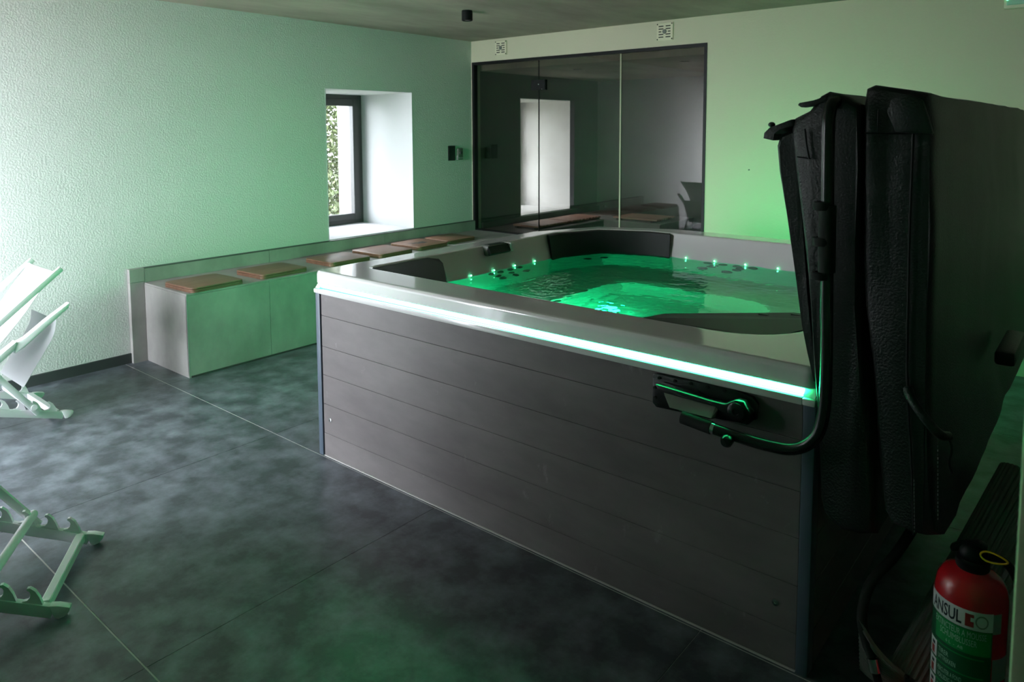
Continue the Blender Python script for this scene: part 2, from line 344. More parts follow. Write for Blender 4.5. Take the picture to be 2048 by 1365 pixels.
# ------------------------------------------------------------------ tiled bench with raised ledge along the left wall
BX, BY, BH, LP, LZ, LY = .6355, -3.4336, .555, .04, .658, -3.5308
bench = thing('tiled_bench', (.32, -1.7, 0), 'long taupe stone tiled bench along the white wall', 'bench')
box('core', (.004, BX-.013), (BY+.013, -.001), (0, BH-.013), m_grout, bench)
JY = [BY, -2.829, -1.629, -.429, -.001]
for a, b in zip(JY[:-1], JY[1:]):
    box('front_tile', (BX-.012, BX), (a+(.0 if a == BY else .0012), b-.0012), (.012, BH-.0135), m_btile, bench)
    box('top_tile', (.041, BX), (a+.0012, b-.0012), (BH-.012, BH), m_btile, bench)
box('end_tile', (.041, BX-.0005), (BY, BY+.012), (.0, BH-.0135), m_btile, bench)
box('kick_profile', (BX-.02, BX+.004), (BY+.012, -.001), (0, .011), m_anth, bench)
box('corner_profile', (BX-.004, BX+.0008), (BY-.0008, BY+.004), (.012, BH-.012), m_lgrey, bench)
for a, b in zip([-3.4310, -2.45, -1.25], [-2.4512, -1.2512, -.001]):
    box('ledge_tile', (.002, LP), (a+.0012, b), (BH-.012, LZ-.006), m_btile, bench)
    box('ledge_cap', (.002, LP), (a+.0012, b), (LZ-.0055, LZ), m_anth, bench)
box('ledge_upright_tile', (.002, LP), (LY, BY-.0012), (0, BH+.008), m_btile, bench)
box('ledge_corner_tile', (.002, LP), (LY, -3.4322), (BH+.010, LZ), m_btile, bench)

struct(box('trim_4', (GX0, .632), (.0, .122), (0, .5555), m_btile), 'tiled sill carrying the left glass panel', 'sill')
# bench inside the steam room
sb = thing('steam_room_bench', (.6, 1.3, 0), 'dark tiled corner bench inside the steam room', 'bench')
box('core', (.002, .61), (.125, SY-.002), (0, BH-.013), m_steam, sb)
box('seat_slab', (.002, .625), (.125, SY-.002), (BH-.012, BH), m_btile, sb, .002, 1)
box('core', (.612, 1.34), (1.60, SY-.002), (0, BH-.013), m_btile, sb)
box('seat_slab', (.627, 1.36), (1.585, SY-.002), (BH-.012, BH), m_btile, sb, .002, 1)
box('ledge', (.002, .04), (.125, SY-.002), (BH+.001, W2[2]), m_steam, sb)
def slat_board(x0, x1, y0, y1, along, label, rot=0):
    b = thing('slatted_board', ((x0+x1)/2, (y0+y1)/2, BH), label, 'duckboard', 'slatted boards in the steam room')
    n = 9
    for k in range(n):
        if along == 'y':
            w = (y1-y0)/n; box('slat', (x0, x1), (y0+k*w+.008, y0+(k+1)*w-.008), (BH+.018, BH+.036), m_slat, b)
        else:
            w = (y1-y0)/n; box('slat', (x0, x1), (y0+k*w+.008, y0+(k+1)*w-.008), (BH+.018, BH+.036), m_slat, b)
    for f in (.08, .86):
        xx = x0+(x1-x0)*f; box('batten', (xx, xx+.03), (y0, y1), (BH, BH+.018), m_anth, b)
    b.rotation_euler = (0, 0, rot); return b
slat_board(.22, .56, .40, .99, 'y', 'slatted wooden board on the steam room bench nearest the glass')
slat_board(.22, .56, 1.03, 1.62, 'y', 'slatted wooden board below the window at the steam room corner')
slat_board(.70, 1.27, 1.66, 2.12, 'y', 'slatted wooden board on the far steam room bench right of the door edge')
nz = thing('steam_nozzle', (.137, SY, .617), 'small shiny steam nozzle on the far steam room wall', 'nozzle')
lathe('flange', [(0, 0), (.03, 0), (.03, -.008), (0, -.008)], (.137, SY, .617), m_chrome, nz, 16, 'y', cap=False)
lathe('spout', [(0, 0), (.014, 0), (.012, -.05), (0, -.05)], (.137, SY-.008, .617), m_chrome, nz, 14, 'y', cap=False)

# ------------------------------------------------------------------ seat boards on the bench
def rrect(x0, x1, y0, y1, r, n=5):
    P = []
    for cx, cy, a0 in ((x1-r, y1-r, 0), (x0+r, y1-r, 90), (x0+r, y0+r, 180), (x1-r, y0+r, 270)):
        P += [(cx+r*math.cos(R(a0+90*k/n)), cy+r*math.sin(R(a0+90*k/n))) for k in range(n+1)]
    return P
BL = [(.455, -3.215, .36, .385, 3, 'red brown wooden seat board on the bench end nearest the deck chairs'),
      (.430, -2.675, .34, .40, 2, 'second red brown wooden seat board from the bench end'),
      (.420, -2.065, .35, .40, 0, 'red brown wooden seat board beside the corner of the hot tub'),
      (.405, -1.590, .38, .38, 1, 'fourth wooden seat board, just before the printed one'),
      (.375, -1.130, .38, .38, 2, 'wooden seat board with a black printed mark on top'),
      (.350, -.705, .33, .38, 0, 'last wooden seat board on the bench before the glass')]
for i, (x, y, w, l, a, lb) in enumerate(BL):
    b = thing('seat_board', (x, y, BH), lb, 'seat board', 'wooden seat boards on the bench')
    prism('board_layer', rrect(x-w/2, x+w/2, y-l/2, y+l/2, .035), 'z', BH+.0005, BH+.0105, m_wood, b, .002)
    prism('board_layer', rrect(x-w/2-.001, x+w/2+.001, y-l/2-.001, y+l/2+.001, .036), 'z', BH+.011, BH+.021, m_wood, b, .002)
    tp = prism('top_panel', rrect(x-w/2, x+w/2, y-l/2, y+l/2, .035), 'z', BH+.0215, BH+.034, m_wood, b, .005)
    if i == 4:
        Pm = [(-.055, -.085), (-.045, -.05), (-.02, -.045), (-.03, -.02), (-.005, 0), (-.03, .02), (-.02, .075), (0, .045), (.012, .085), (.02, .04), (.045, .055), (.05, .01), (.03, -.01), (.04, -.045), (.015, -.04), (.005, -.09), (-.015, -.06)]
        prism('printed_mark', [(x+u*1.1, y+v*1.1) for u, v in Pm], 'z', BH+.0341, BH+.0346, m_print, tp)
    b.rotation_euler = (0, 0, R(a))

# ------------------------------------------------------------------ hot tub
TX0, TX1, TY0, TY1 = 2.2571, 4.5345, -3.5628, -1.16
tub = thing('hot_tub', (3.395, -2.36, 0), 'large square hot tub with white rim, grey plank sides and green light strip', 'hot tub')
def ring(x0, x1, y0, y1, rs, z, n=(8, 2, 3, 8)):
    """rounded rectangle, corner radii rs = (back right, back left, front left, front right)"""
    P = []
    for (cx, sx), (cy, sy), a0, r, m_ in ((((x1, -1)), (y1, -1), 0, rs[0], n[0]), ((x0, 1), (y1, -1), 90, rs[1], n[1]), ((x0, 1), (y0, 1), 180, rs[2], n[2]), ((x1, -1), (y0, 1), 270, rs[3], n[3])):
        for k in range(m_+1):
            a = R(a0+90*k/m_); P.append((cx+sx*r+r*math.cos(a), cy+sy*r+r*math.sin(a), z))
    return P
def loft(name, rings, m, parent, cap0=False, cap1=False, ang=30):
    n = len(rings[0]); V = [p for r_ in rings for p in r_]; F = []
    for i in range(len(rings)-1): F += [[i*n+k, i*n+(k+1) % n, (i+1)*n+(k+1) % n, (i+1)*n+k] for k in range(n)]
    if cap0: F.append(list(range(n))[::-1])
    if cap1: F.append([(len(rings)-1)*n+k for k in range(n)])
    bm = bmesh.new(); vv = [bm.verts.new(v) for v in V]
    for f in F: bm.faces.new([vv[i] for i in f])
    return autosmooth(bm_mesh(name, bm, m, parent), ang)
ox0, ox1, oy0, oy1 = 2.216, 4.572, -3.570, -1.140
ro = (.70, .70, .035, .035); RZ = .926
def off(d, z, rr=None):
    rs = rr or tuple(max(r-d, .012) for r in ro); return ring(ox0+d, ox1-d, oy0+d, oy1-d, rs, z)
ix0, ix1, iy0, iy1 = 2.372, 4.416, -3.360, -1.332
ri = (.50, .44, .06, .26)
def inn(d, z): return ring(ix0+d, ix1-d, iy0+d, iy1-d, tuple(max(r-d*.5, .02) for r in ri), z)
rim = [off(.045, .866), off(.004, .862), off(0, .8655), off(0, .868), off(0, .907), off(.0, .911), off(.003, .919), off(.009, .9245), off(.017, RZ), off(.022, RZ),
       inn(-.018, RZ), inn(-.013, RZ), inn(-.004, RZ-.004), inn(.0, RZ-.012), inn(.0015, RZ-.016), inn(.010, RZ-.05), inn(.052, .77), inn(.056, .745)]
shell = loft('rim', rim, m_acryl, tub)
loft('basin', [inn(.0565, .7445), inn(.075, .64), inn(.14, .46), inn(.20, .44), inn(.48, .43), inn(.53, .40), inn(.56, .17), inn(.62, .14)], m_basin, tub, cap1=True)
# cabinet core
loft('cabinet', [ring(TX0+.015, TX1-.015, TY0+.022, TY1, (.6, .6, .02, .02), .0), ring(TX0+.015, TX1-.015, TY0+.022, TY1, (.6, .6, .02, .02), .862), ring(TX0+.035, TX1-.035, TY0+.042, TY1-.02, (.6, .6, .02, .02), .862), ring(TX0+.035, TX1-.035, TY0+.042, TY1-.02, (.6, .6, .02, .02), .0)], m_dark, tub)
PZ = [.004, .118, .265, .411, .553, .707, .8145]
for a, b in zip(PZ[:-1], PZ[1:]):
    box('plank', (TX0, TX1), (TY0, TY0+.02), (a+.0007, b-.0007), m_plank, tub, .001, 1)
    box('plank', (2.222, 2.242), (TY0+.06, TY1-.62), (a+.0012, b-.0012), m_plank, tub, .0016, 1)
    box('plank', (4.548, 4.568), (TY0+.06, TY1-.62), (a+.0012, b-.0012), m_plank, tub, .0016, 1)
box('sealant_bead', (TX0, TX1), (TY0-.003, TY0+.012), (0, .0035), m_grout, tub)
for x0, x1 in ((2.219, 2.252), (4.536, 4.571)):
    box('corner_post', (x0, x1), (TY0-.006, TY0+.045), (0, .815), m_post, tub, .004, 2)
    box('corner_cap', (x0-.0015, x1+.0015), (TY0-.016, TY0+.047), (.8155, .838), m_acryl, tub, .006, 2)
    xm = (x0+x1)/2
    prism('corner_cap_wedge', [(TY0-.006, .839), (TY0+.012, .861), (TY0+.047, .861), (TY0+.047, .839)], 'x', x0+.002 if xm < 3 else x0, x1 if xm < 3 else x1-.002, m_acryl, tub)
box('trim_strip', (TX0-.004, TX1+.001), (TY0-.016, TY0+.02), (.8155, .8395), m_acryl, tub, .004, 2)
box('trim_strip', (2.212, 2.245), (TY0+.048, TY1-.6), (.8155, .8395), m_acryl, tub, .004, 2)
box('trim_strip', (4.545, 4.577), (TY0+.048, TY1-.6), (.8155, .8395), m_acryl, tub, .004, 2)
m_led3 = emis('green_led_diffuser_rear', (0.012, 1.0, 0.30), 165.0)
def led(name, a, b, nrm, parent, lm=None):
    """half round light diffuser from a to b whose round side faces nrm"""
    a, b, nrm = Vector(a), Vector(b), Vector(nrm); V = []; F = []; K = 6
    prof = [(-.0, -.0095)]+[(.014*math.cos(R(t)), .0095*math.sin(R(t))) for t in (-60, -30, 0, 30, 60)]+[(0, .0095)]
    for p in (a, b):
        V += [p+nrm*u+Vector((0, 0, v)) for u, v in prof]
    n = len(prof); F = [[k, k+1, n+k+1, n+k] for k in range(n-1)]+[[n-1, 0, n, 2*n-1], list(range(n))[::-1], list(range(n, 2*n))]
    bm = bmesh.new(); vv = [bm.verts.new(v) for v in V]
    for f in F: bm.faces.new([vv[i] for i in f])
    return bm_mesh(name, bm, lm or m_led, parent)
lz = .8505
led('light_strip', (TX0+.004, TY0+.012, lz), (TX1, TY0+.012, lz), (0, -1, 0), tub)
led('light_strip', (2.236, TY0+.055, lz), (2.236, TY1-.65, lz), (-1, 0, 0), tub, m_led2)
led('light_strip', (4.553, TY0+.055, lz), (4.553, TY1-.65, lz), (1, 0, 0), tub, m_led)
led('light_strip', (TX0+.62, TY1+.003, lz), (TX1-.62, TY1+.003, lz), (0, 1, 0), tub, m_led3)
for x, z in ((2.309, .194), (4.473, .191)):
    s = lathe('panel_screw', [(0, 0), (.011, 0), (.010, -.004), (.004, -.005), (.004, -.002), (0, -.002)], (x, TY0, z), m_chrome, tub, 14, 'y', cap=False)
# corner headrests
def headrest(path, z0, z1, lean, label=None):
    """dark pad following the inner wall; path is the inner wall line, pad 25 mm thick"""
    n = len(path); V = []; F = []
    cx, cy = 3.394, -2.346
    for (x, y) in path:
        d = Vector((cx-x, cy-y, 0)).normalized()
        for t, z in ((-.012, z1), (.028, z1-.004), (.036+lean, z0), (-.0+lean, z0)):
            V.append((x+d.x*t, y+d.y*t, z))
    for i in range(n-1): F += [[i*4+k, i*4+(k+1) % 4, (i+1)*4+(k+1) % 4, (i+1)*4+k] for k in range(4)]
    F += [[3, 2, 1, 0], [(n-1)*4+k for k in range(4)]]
    bm = bmesh.new(); vv = [bm.verts.new(v) for v in V]
    for f in F: bm.faces.new([vv[i] for i in f])
    return autosmooth(bm_mesh('headrest', bm, m_pillow, tub), 50)
def arc(cx, cy, r, a0, a1, n=8): return [(cx+r*math.cos(R(a0+(a1-a0)*k/n)), cy+r*math.sin(R(a0+(a1-a0)*k/n))) for k in range(n+1)]
headrest([(ix0+.60, iy1-.004)]+arc(ix0+.44, iy1-.44, .436, 90, 180, 2)+[(ix0+.004, -1.88)], .745, .922, .04)
# front left corner pad: triangular top sloping to a diagonal face
A0 = (ix0+.012, iy0+.012)
T0 = [(A0[0], A0[1], .921), (A0[0], -2.965, .921), (A0[0]+.035, -2.915, .912), (A0[0]+.075, -2.925, .895), (2.84, iy0+.075, .895), (2.85, iy0+.035, .912), (2.80, A0[1], .921)]
T1 = [(x+(.035 if k in (0, 1, 2) else .05 if k == 3 else 0), y+(.035 if k in (0, 5, 6) else .05 if k == 4 else 0), .745) for k, (x, y, z) in enumerate(T0)]
n = len(T0)
autosmooth(mesh('headrest', T0+T1, [list(range(n))[::-1], list(range(n, 2*n))]+[[k, (k+1) % n, n+(k+1) % n, n+k] for k in range(n)], m_pillow, tub), 30)
# lounger headrest in the front right corner: a sloping dark pad
Ph = [(3.90, -3.352, .921), (4.15, -3.375, .921), (4.35, -3.325, .921), (4.398, -3.16, .921), (4.40, -2.55, .83), (4.13, -2.43, .795), (3.70, -2.80, .795), (3.70, -2.95, .80)]
V = [Vector(p) for p in Ph]+[Vector(p)-Vector((0, 0, .05)) for p in Ph]; n = len(Ph)
mesh('headrest', V, [list(range(n))[::-1], list(range(n, 2*n))]+[[k, (k+1) % n, n+(k+1) % n, n+k] for k in range(n)], m_pillow, tub)
for x, y in ((4.06, -2.60), (4.17, -2.52)):
    box('drain_slot', (x-.02, x+.02), (y-.006, y+.006), (.80, .8115), m_jet, tub)
# control display let into the left inner wall
cp = box('control_panel', (2.352, 2.412), (-2.505, -2.325), (.868, .9285), m_grey, tub, .008, 2)
box('display', (2.366, 2.404), (-2.485, -2.345), (.929, .932), m_jet, cp)
prism('bezel', [(2.412, .925), (2.436, .884), (2.418, .872), (2.404, .9)], 'y', -2.505, -2.325, m_blackm, cp)
box('end_block', (2.372, 2.432), (-2.322, -2.290), (.872, .9275), m_acryl, cp, .004, 1)
# jets below the water line
def jet(p, nrm, r=.03):
    j = lathe('jet', [(0, 0), (r, 0), (r, .006), (r*.75, .012), (r*.45, .006), (0, .006)], (0, 0, 0), m_jet, tub, 16, cap=False)
    q = Vector((0, 0, 1)).rotation_difference(Vector(nrm).normalized()); j.rotation_mode = 'QUATERNION'; j.rotation_quaternion = q
    WL[j] = Vector(p); j.location = Vector(p)-WL[tub]+Vector(nrm).normalized()*.006
def wl(z):   # inward offset of the basin wall at height z
    pts = [(.745, .056), (.64, .075), (.46, .14)]
    for (za, da), (zb, db) in zip(pts, pts[1:]):
        if zb <= z <= za: return da+(db-da)*(za-z)/(za-zb)
    return .056
for y, z in ((-2.50, .735), (-2.42, .735), (-2.33, .735), (-2.24, .735), (-2.45, .665), (-2.33, .66), (-2.43, .60), (-2.32, .595), (-2.20, .62)): jet((ix0+wl(z), y, z), (1, 0, .2), .026)
for x, z in ((2.66, .69), (2.76, .705), (2.68, .64), (2.78, .655), (3.258, .735), (3.359, .735), (3.448, .735), (3.544, .735), (3.302, .685), (3.471, .685), (3.286, .64), (3.453, .64), (3.24, .585), (3.40, .57)): jet((x, iy1-wl(z), z), (0, -1, .2), .03)
for x, y in ((2.56, -1.52), (2.50, -1.62)): jet((x+.06, y-.06, .68), (1, -1, .2), .028)
# glowing dots along the water line
DOTS = [(2.428, y, .784) for y in (-2.869, -2.67, -2.47, -2.277, -2.08, -1.86)]+[(x, -1.389, .784) for x in (2.93, 3.109, 3.30, 3.496, 3.691, 3.89)]
for p in DOTS:
    bm = bmesh.new(); bmesh.ops.create_icosphere(bm, subdivisions=1, radius=.005)
    for v in bm.verts: v.co += Vector(p)
    bm_mesh('water_line_light', bm, m_dot, tub)
# underwater lamps
def uw(p, nrm, e, soft=.05):
    nrm = Vector(nrm).normalized()
    j = lathe('underwater_lamp', [(0, .002), (.045, .002), (.05, .012), (.062, .012), (.066, 0), (0, 0)], (0, 0, 0), m_grey, tub, 24, cap=False)
    q = Vector((0, 0, 1)).rotation_difference(nrm); j.rotation_mode = 'QUATERNION'; j.rotation_quaternion = q
    WL[j] = Vector(p); j.location = Vector(p)-WL[tub]+nrm*.006
    ln = lathe('lens', [(0, .004), (.044, .004), (.03, .012), (0, .014)], (0, 0, 0), m_uw, None, 20, cap=False); ln.parent = j; ln.location = (0, 0, .006)
    l = bpy.data.lights.new('underwater_lamp_light', 'POINT'); l.energy = e; l.color = (.012, 1.0, .36); l.shadow_soft_size = soft
    o = bpy.data.objects.new('underwater_lamp_light', l); COL.objects.link(o); o.location = Vector(p)+nrm*.10
uw((3.12, -2.32, .142), (0, 0, 1), 2.4); uw((3.05, iy0+.10, .56), (0, 1, .2), 6.0); uw((ix0+.16, -2.80, .50), (1, 0, .2), 2.0); uw((3.6, iy0+.10, .56), (0, 1, .2), 5.5)
# water: rippled surface
def ripple(x, y):
    v = noise.noise(Vector((x*5, y*5, .3)))*.5+noise.noise(Vector((x*13, y*13, 4)))*.28+noise.noise(Vector((x*30, y*30, 9)))*.26+noise.noise(Vector((x*62, y*62, 5)))*.09
    g = math.exp(-(((x-3.36)/.22)**2+((y+2.75)/.2)**2)); h = math.exp(-(((y+1.75+.25*(x-3.3))/.10)**2))*(1 if 2.9 < x < 4.1 else .2)
    return .0055*v+.008*(g+.6*h)*noise.noise(Vector((x*22, y*22, 2)))
NX = 240; V = []; F = []; wx0, wx1, wy0, wy1 = ix0+.049, ix1-.049, iy0+.049, iy1-.049
def inside_pt(x, y):
    for cx, cy, r, sx, sy in ((wx0+.41, wy1-.41, .41, -1, 1), (wx1-.47, wy1-.47, .47, 1, 1), (wx0+.04, wy0+.04, .04, -1, -1), (wx1-.23, wy0+.23, .23, 1, -1)):
        dx, dy = (x-cx)*sx, (y-cy)*sy
        if dx > 0 and dy > 0:
            d = math.hypot(dx, dy)
            if d > r: return cx+sx*dx*r/d, cy+sy*dy*r/d
    return x, y
for j in range(NX+1):
    for i in range(NX+1):
        x, y = inside_pt(wx0+(wx1-wx0)*i/NX, wy0+(wy1-wy0)*j/NX); V.append((x, y, .776+ripple(x, y)))
for j in range(NX):
    for i in range(NX): F.append([j*(NX+1)+i, j*(NX+1)+i+1, (j+1)*(NX+1)+i+1, (j+1)*(NX+1)+i])
water = tag(mesh('water', V, F, m_water, None, True), 'green lit rippling water filling the hot tub', 'water')

# ------------------------------------------------------------------ cover lifter on the tub's front right corner
LYp = -3.575
lift = thing('cover_lifter', (4.3, LYp, .7), 'black cover lifter bracket with bent tube at the right end of the tub', 'cover lifter')
Pb = [(4.066, .712), (4.066, .808), (4.085, .812), (4.33, .817), (4.395, .808), (4.412, .79), (4.408, .742), (4.36, .72), (4.20, .706), (4.08, .70)]
bp_ = prism('mounting_plate', Pb, 'y', LYp-.008, LYp+.006, m_tube, lift, .002)
for x, z in ((4.09, .80), (4.145, .803), (4.20, .806), (4.255, .807), (4.31, .808), (4.075, .765), (4.075, .73), (4.09, .712)):
    lathe('bolt', [(0, 0), (.0055, 0), (.005, -.004), (0, -.004)], (x, LYp-.008, z), m_tube, bp_, 8, 'y', cap=False)
prism('lever_arm', [(4.095, .792), (4.105, .772), (4.155, .722), (4.28, .722), (4.31, .735), (4.40, .735), (4.407, .772), (4.385, .802), (4.36, .803), (4.325, .782), (4.28, .782)], 'y', LYp-.050, LYp-.010, m_tube, lift, .006)
Q = [(4.130, .772, -.051), (4.300, .768, -.051), (4.308, .762, -.051), (4.300, .742, -.082), (4.165, .742, -.082)]
n = len(Q); mesh('sloped_ledge', [(x, LYp+y, z) for x, z, y in Q]+[(x, LYp-.049, z-.006) for x, z, y in Q], [list(range(n)), list(range(n, 2*n))[::-1]]+[[k, n+k, n+(k+1) % n, (k+1) % n] for k in range(n)], m_grey, lift)
lathe('pivot_disc', [(0, 0), (.026, 0), (.026, -.006), (.020, -.009), (.010, -.009), (.008, -.004), (0, -.004)], (4.365, LYp-.050, .770), m_tube, lift, 24, 'y', cap=False)
TYp = -3.66
tube('handle_grip', [(4.2095, TYp, 0.7234), (4.3027, TYp, 0.7146)], .020, m_foam, lift, 14)
tube('ferrule', [(4.3027, TYp, 0.7146), (4.3144, TYp, 0.7136)], .017, m_chrome, lift, 14)
arm = tube('lifter_tube', [(4.3144, TYp, 0.7136), (4.3762, TYp, 0.7097), (4.4644, TYp, 0.7077), (4.5429, TYp, 0.7175), (4.5968, TYp, 0.7617), (4.6184, TYp, 0.8352), (4.6213, TYp, 0.9627), (4.6154, TYp, 1.2078), (4.6076, TYp, 1.5510), (4.6056, TYp+.01, 1.6392), (4.6056, TYp+.06, 1.6706), (4.6115, TYp+.25, 1.6706), (4.62, -2.5, 1.672), (4.63, -1.4, 1.672)], .0165, m_tube, lift, 12, curve=5)
lathe('clamp_knob', [(0, 0), (.012, 0), (.016, -.01), (.018, -.03), (.013, -.04), (0, -.041)], (4.3683, TYp-.014, 0.7058), m_tube, lift, 16, 'y', cap=False)
for z0, z1 in ((1.385, 1.41), (1.29, 1.315), (1.20, 1.222)):
    lathe('strap_ring', [(.017, 0), (.025, .002), (.027, (z1-z0)/2), (.025, z1-z0-.002), (.017, z1-z0)], (4.601, TYp, z0), m_foam, lift, 14, cap=False)
tube('foam_sleeve', [(4.6140, TYp, 1.2225), (4.6115, TYp, 1.3990)], .0215, m_foam, lift, 14)

# ------------------------------------------------------------------ folded cover hanging on the lifter
cov = thing('spa_cover', (4.70, -2.4, .45), 'black vinyl hot tub cover folded over its lifter', 'tub cover')
def drape(name, sect_front, y0, y1, m, parent, ny=24, wob=.010, back_dx=0.0, seed=0, taper=0.0):
    """closed x-z outline carried along y with soft wrinkles, front and back closed"""
    # refine outline
    P = []
    n0 = len(sect_front)
    for i in range(n0):
        a, b = Vector((*sect_front[i], 0)), Vector((*sect_front[(i+1) % n0], 0)); k = max(1, int((b-a).length/.06))
        P += [a+(b-a)*t/k for t in range(k)]
    n = len(P); V = []; F = []; c = sum(P, Vector())/n
    rows = [0, .004, .012]+[.03+(1-.042)*t/ny for t in range(ny+1)]+[.996, 1]
    shr = {0: .93, 1: .975, len(rows)-2: .975, len(rows)-1: .93}
    for j, t in enumerate(rows):
        y = y0+(y1-y0)*min(t, 1); s = shr.get(j, 1.0)
        for p in P:
            x, z = p.x, p.y
            if s != 1.0: x = c.x+(x-c.x)*(1-(1-s)*2.2); z = c.y+(z-c.y)*(1-(1-s)*.35)
            w = noise.noise(Vector((x*6+seed, y*2.2, z*2.0)))*wob + noise.noise(Vector((x*14, y*7+seed, z*3.5)))*wob*.45
            zz = z+noise.noise(Vector((x*5, y*4, seed+z)))*wob*.8
            V.append((x+w+back_dx*t, y+noise.noise(Vector((x*9, z*3, seed)))*wob, zz))
    for j in range(len(rows)-1): F += [[j*n+k, j*n+(k+1) % n, (j+1)*n+(k+1) % n, (j+1)*n+k] for k in range(n)]
    F += [list(range(n))[::-1], [(len(rows)-1)*n+k for k in range(n)]]
    bm = bmesh.new(); vv = [bm.verts.new(v) for v in V]
    for f in F: bm.faces.new([vv[i] for i in f])
    bmesh.ops.triangulate(bm, faces=[f for f in bm.faces if len(f.verts) > 4])
    return autosmooth(bm_mesh(name, bm, m, parent), 40)
A = [(4.4873, 1.6000), (4.4940, 1.6306), (4.5304, 1.6478), (4.5590, 1.6860), (4.5801, 1.6975), (4.6260, 1.6841), (4.6623, 1.6621), (4.6738, 1.5044), (4.6785, 1.1220), (4.7120, 0.8352), (4.7359, 0.6440), (4.7464, 0.5130), (4.7120, 0.4987), (4.6642, 0.4910), (4.6374, 0.5025), (4.6116, 0.5245), (4.5992, 0.5675), (4.5829, 0.8352), (4.5495, 1.1220), (4.5065, 1.4566)]
B = [(4.6719, 1.6574), (4.6757, 1.7004), (4.6948, 1.7090), (4.7789, 1.6937), (4.8229, 1.6860), (4.8382, 1.6000), (4.8344, 1.5044), (4.8478, 1.3610), (4.8535, 1.0455), (4.8650, 0.7874), (4.8822, 0.6249), (4.8984, 0.5599), (4.8650, 0.5484), (4.8267, 0.5465), (4.7837, 0.5532), (4.7646, 0.5819), (4.7359, 0.7874), (4.6948, 1.1220), (4.6785, 1.4566)]
drape('folded_half', A, -3.600, -1.40, m_vinyl, cov, seed=1.3)
drape('folded_half', B, -3.596, -1.35, m_vinyl, cov, seed=5.1, back_dx=.01)
# skirt hanging on the left, tapering into the left half
SK = [(4.4367, 1.5570), (4.4462, 1.5857), (4.4921, 1.6019), (4.5036, 1.4566), (4.5418, 1.1411), (4.5839, 0.8926), (4.5734, 0.8830), (4.5304, 1.0455), (4.4797, 1.2941), (4.4443, 1.4853)]
drape('skirt', SK, -3.57, -1.5, m_vinyl, cov, seed=9.0, wob=.006)
# curled corner of the skirt and loose straps on top
drape('skirt_curl', [(4.4061, 1.5732), (4.4080, 1.5885), (4.4233, 1.6038), (4.4443, 1.6115), (4.4921, 1.6268), (4.4940, 1.6096), (4.4539, 1.5981), (4.4367, 1.5857), (4.4329, 1.5675)], -3.585, -3.42, m_vinyl, cov, ny=4, wob=.002)
bm = bmesh.new(); bmesh.ops.create_icosphere(bm, subdivisions=2, radius=.008)
for v in bm.verts: v.co = Vector((v.co.x*1.3+4.419, v.co.y-3.55, v.co.z+1.6125))
bm_mesh('snap_button', bm, m_vinyl, cov, True)
prism('strap', [(4.5093, 1.6650), (4.5132, 1.6707), (4.5495, 1.6765), (4.5801, 1.6860), (4.5877, 1.6746), (4.5447, 1.6612), (4.5189, 1.6583)], 'y', -3.608, -3.565, m_vinyl, cov, .002)
prism('top_flap', [(4.7426, 1.6746), (4.7789, 1.6860), (4.8124, 1.6688), (4.8286, 1.6191), (4.8382, 1.5857), (4.7885, 1.5876), (4.7550, 1.5904), (4.7330, 1.6430)], 'y', -3.618, -3.599, m_vinyl, cov, .004)
# seams, zip and stitching on the front ends
def seam(pts, r, m, y, nm='seam'):
    return tube(nm, [(x, y, z) for x, z in pts], r, m, cov, 6, curve=4)
seam([(4.7933, 1.5857), (4.7952, 1.3132), (4.8028, 0.9786), (4.8219, 0.7396), (4.8344, 0.5532)], .0035, m_blackm, -3.6075)
seam([(4.6805, 1.5885), (4.7407, 1.5866), (4.8172, 1.5885)], .0022, m_blackm, -3.608)
seam([(4.5304, 1.6000), (4.5371, 1.5522), (4.5447, 1.5187)], .003, m_blackm, -3.609)
seam([(4.7120, 1.6478), (4.7120, 1.5904)], .002, m_blackm, -3.608)
seam([(4.5132, 1.5235), (4.5495, 1.5187)], .002, m_blackm, -3.609)
def stitches(p0, p1, n, y):
    for k in range(n):
        t = k/n; x = p0[0]+(p1[0]-p0[0])*t; z = p0[1]+(p1[1]-p0[1])*t; dz = (p1[1]-p0[1])/n*.55
        V_.append([(x-.0009, y, z), (x+.0009, y, z), (x+.0009, y-.0014, z), (x-.0009, y-.0014, z), (x-.0009, y, z+dz), (x+.0009, y, z+dz), (x+.0009, y-.0014, z+dz), (x-.0009, y-.0014, z+dz)])
V_ = []
stitches((4.8764, 0.8352), (4.8860, 0.6058), 22, -3.6035); stitches((4.8296, 0.7014), (4.8363, 0.5580), 14, -3.611); stitches((4.5160, 1.5044), (4.5447, 1.3132), 20, -3.6075)
V = []; F = []
for q in V_:
    n = len(V); V += q; F += [[n+i for i in f] for f in ((3, 2, 1, 0), (4, 5, 6, 7), (0, 1, 5, 4), (1, 2, 6, 5), (2, 3, 7, 6), (3, 0, 4, 7))]
st = mesh('stitching', V, F, m_stitch, cov); st['kind'] = 'stuff'
# handle strap low on the right half
tube('carry_strap', [(4.8076, -3.6099, 0.9356), (4.8172, -3.6290, 0.9212), (4.8506, -3.6434, 0.8830), (4.8841, -3.6338, 0.8448), (4.8984, -3.5956, 0.8304)], .012, m_vinyl, cov, 8, curve=4)
tube('cord', [(4.8984, -3.5956, 0.8304), (4.9061, -3.5908, 0.7970), (4.9013, -3.5860, 0.7587), (4.9080, -3.5812, 0.7300)], .003, m_vinyl, cov, 6, curve=4)
box('corner_pad', (4.90, 4.96), (-2.75, -2.40), (.80, .85), m_vinyl, cov, .012, 2)

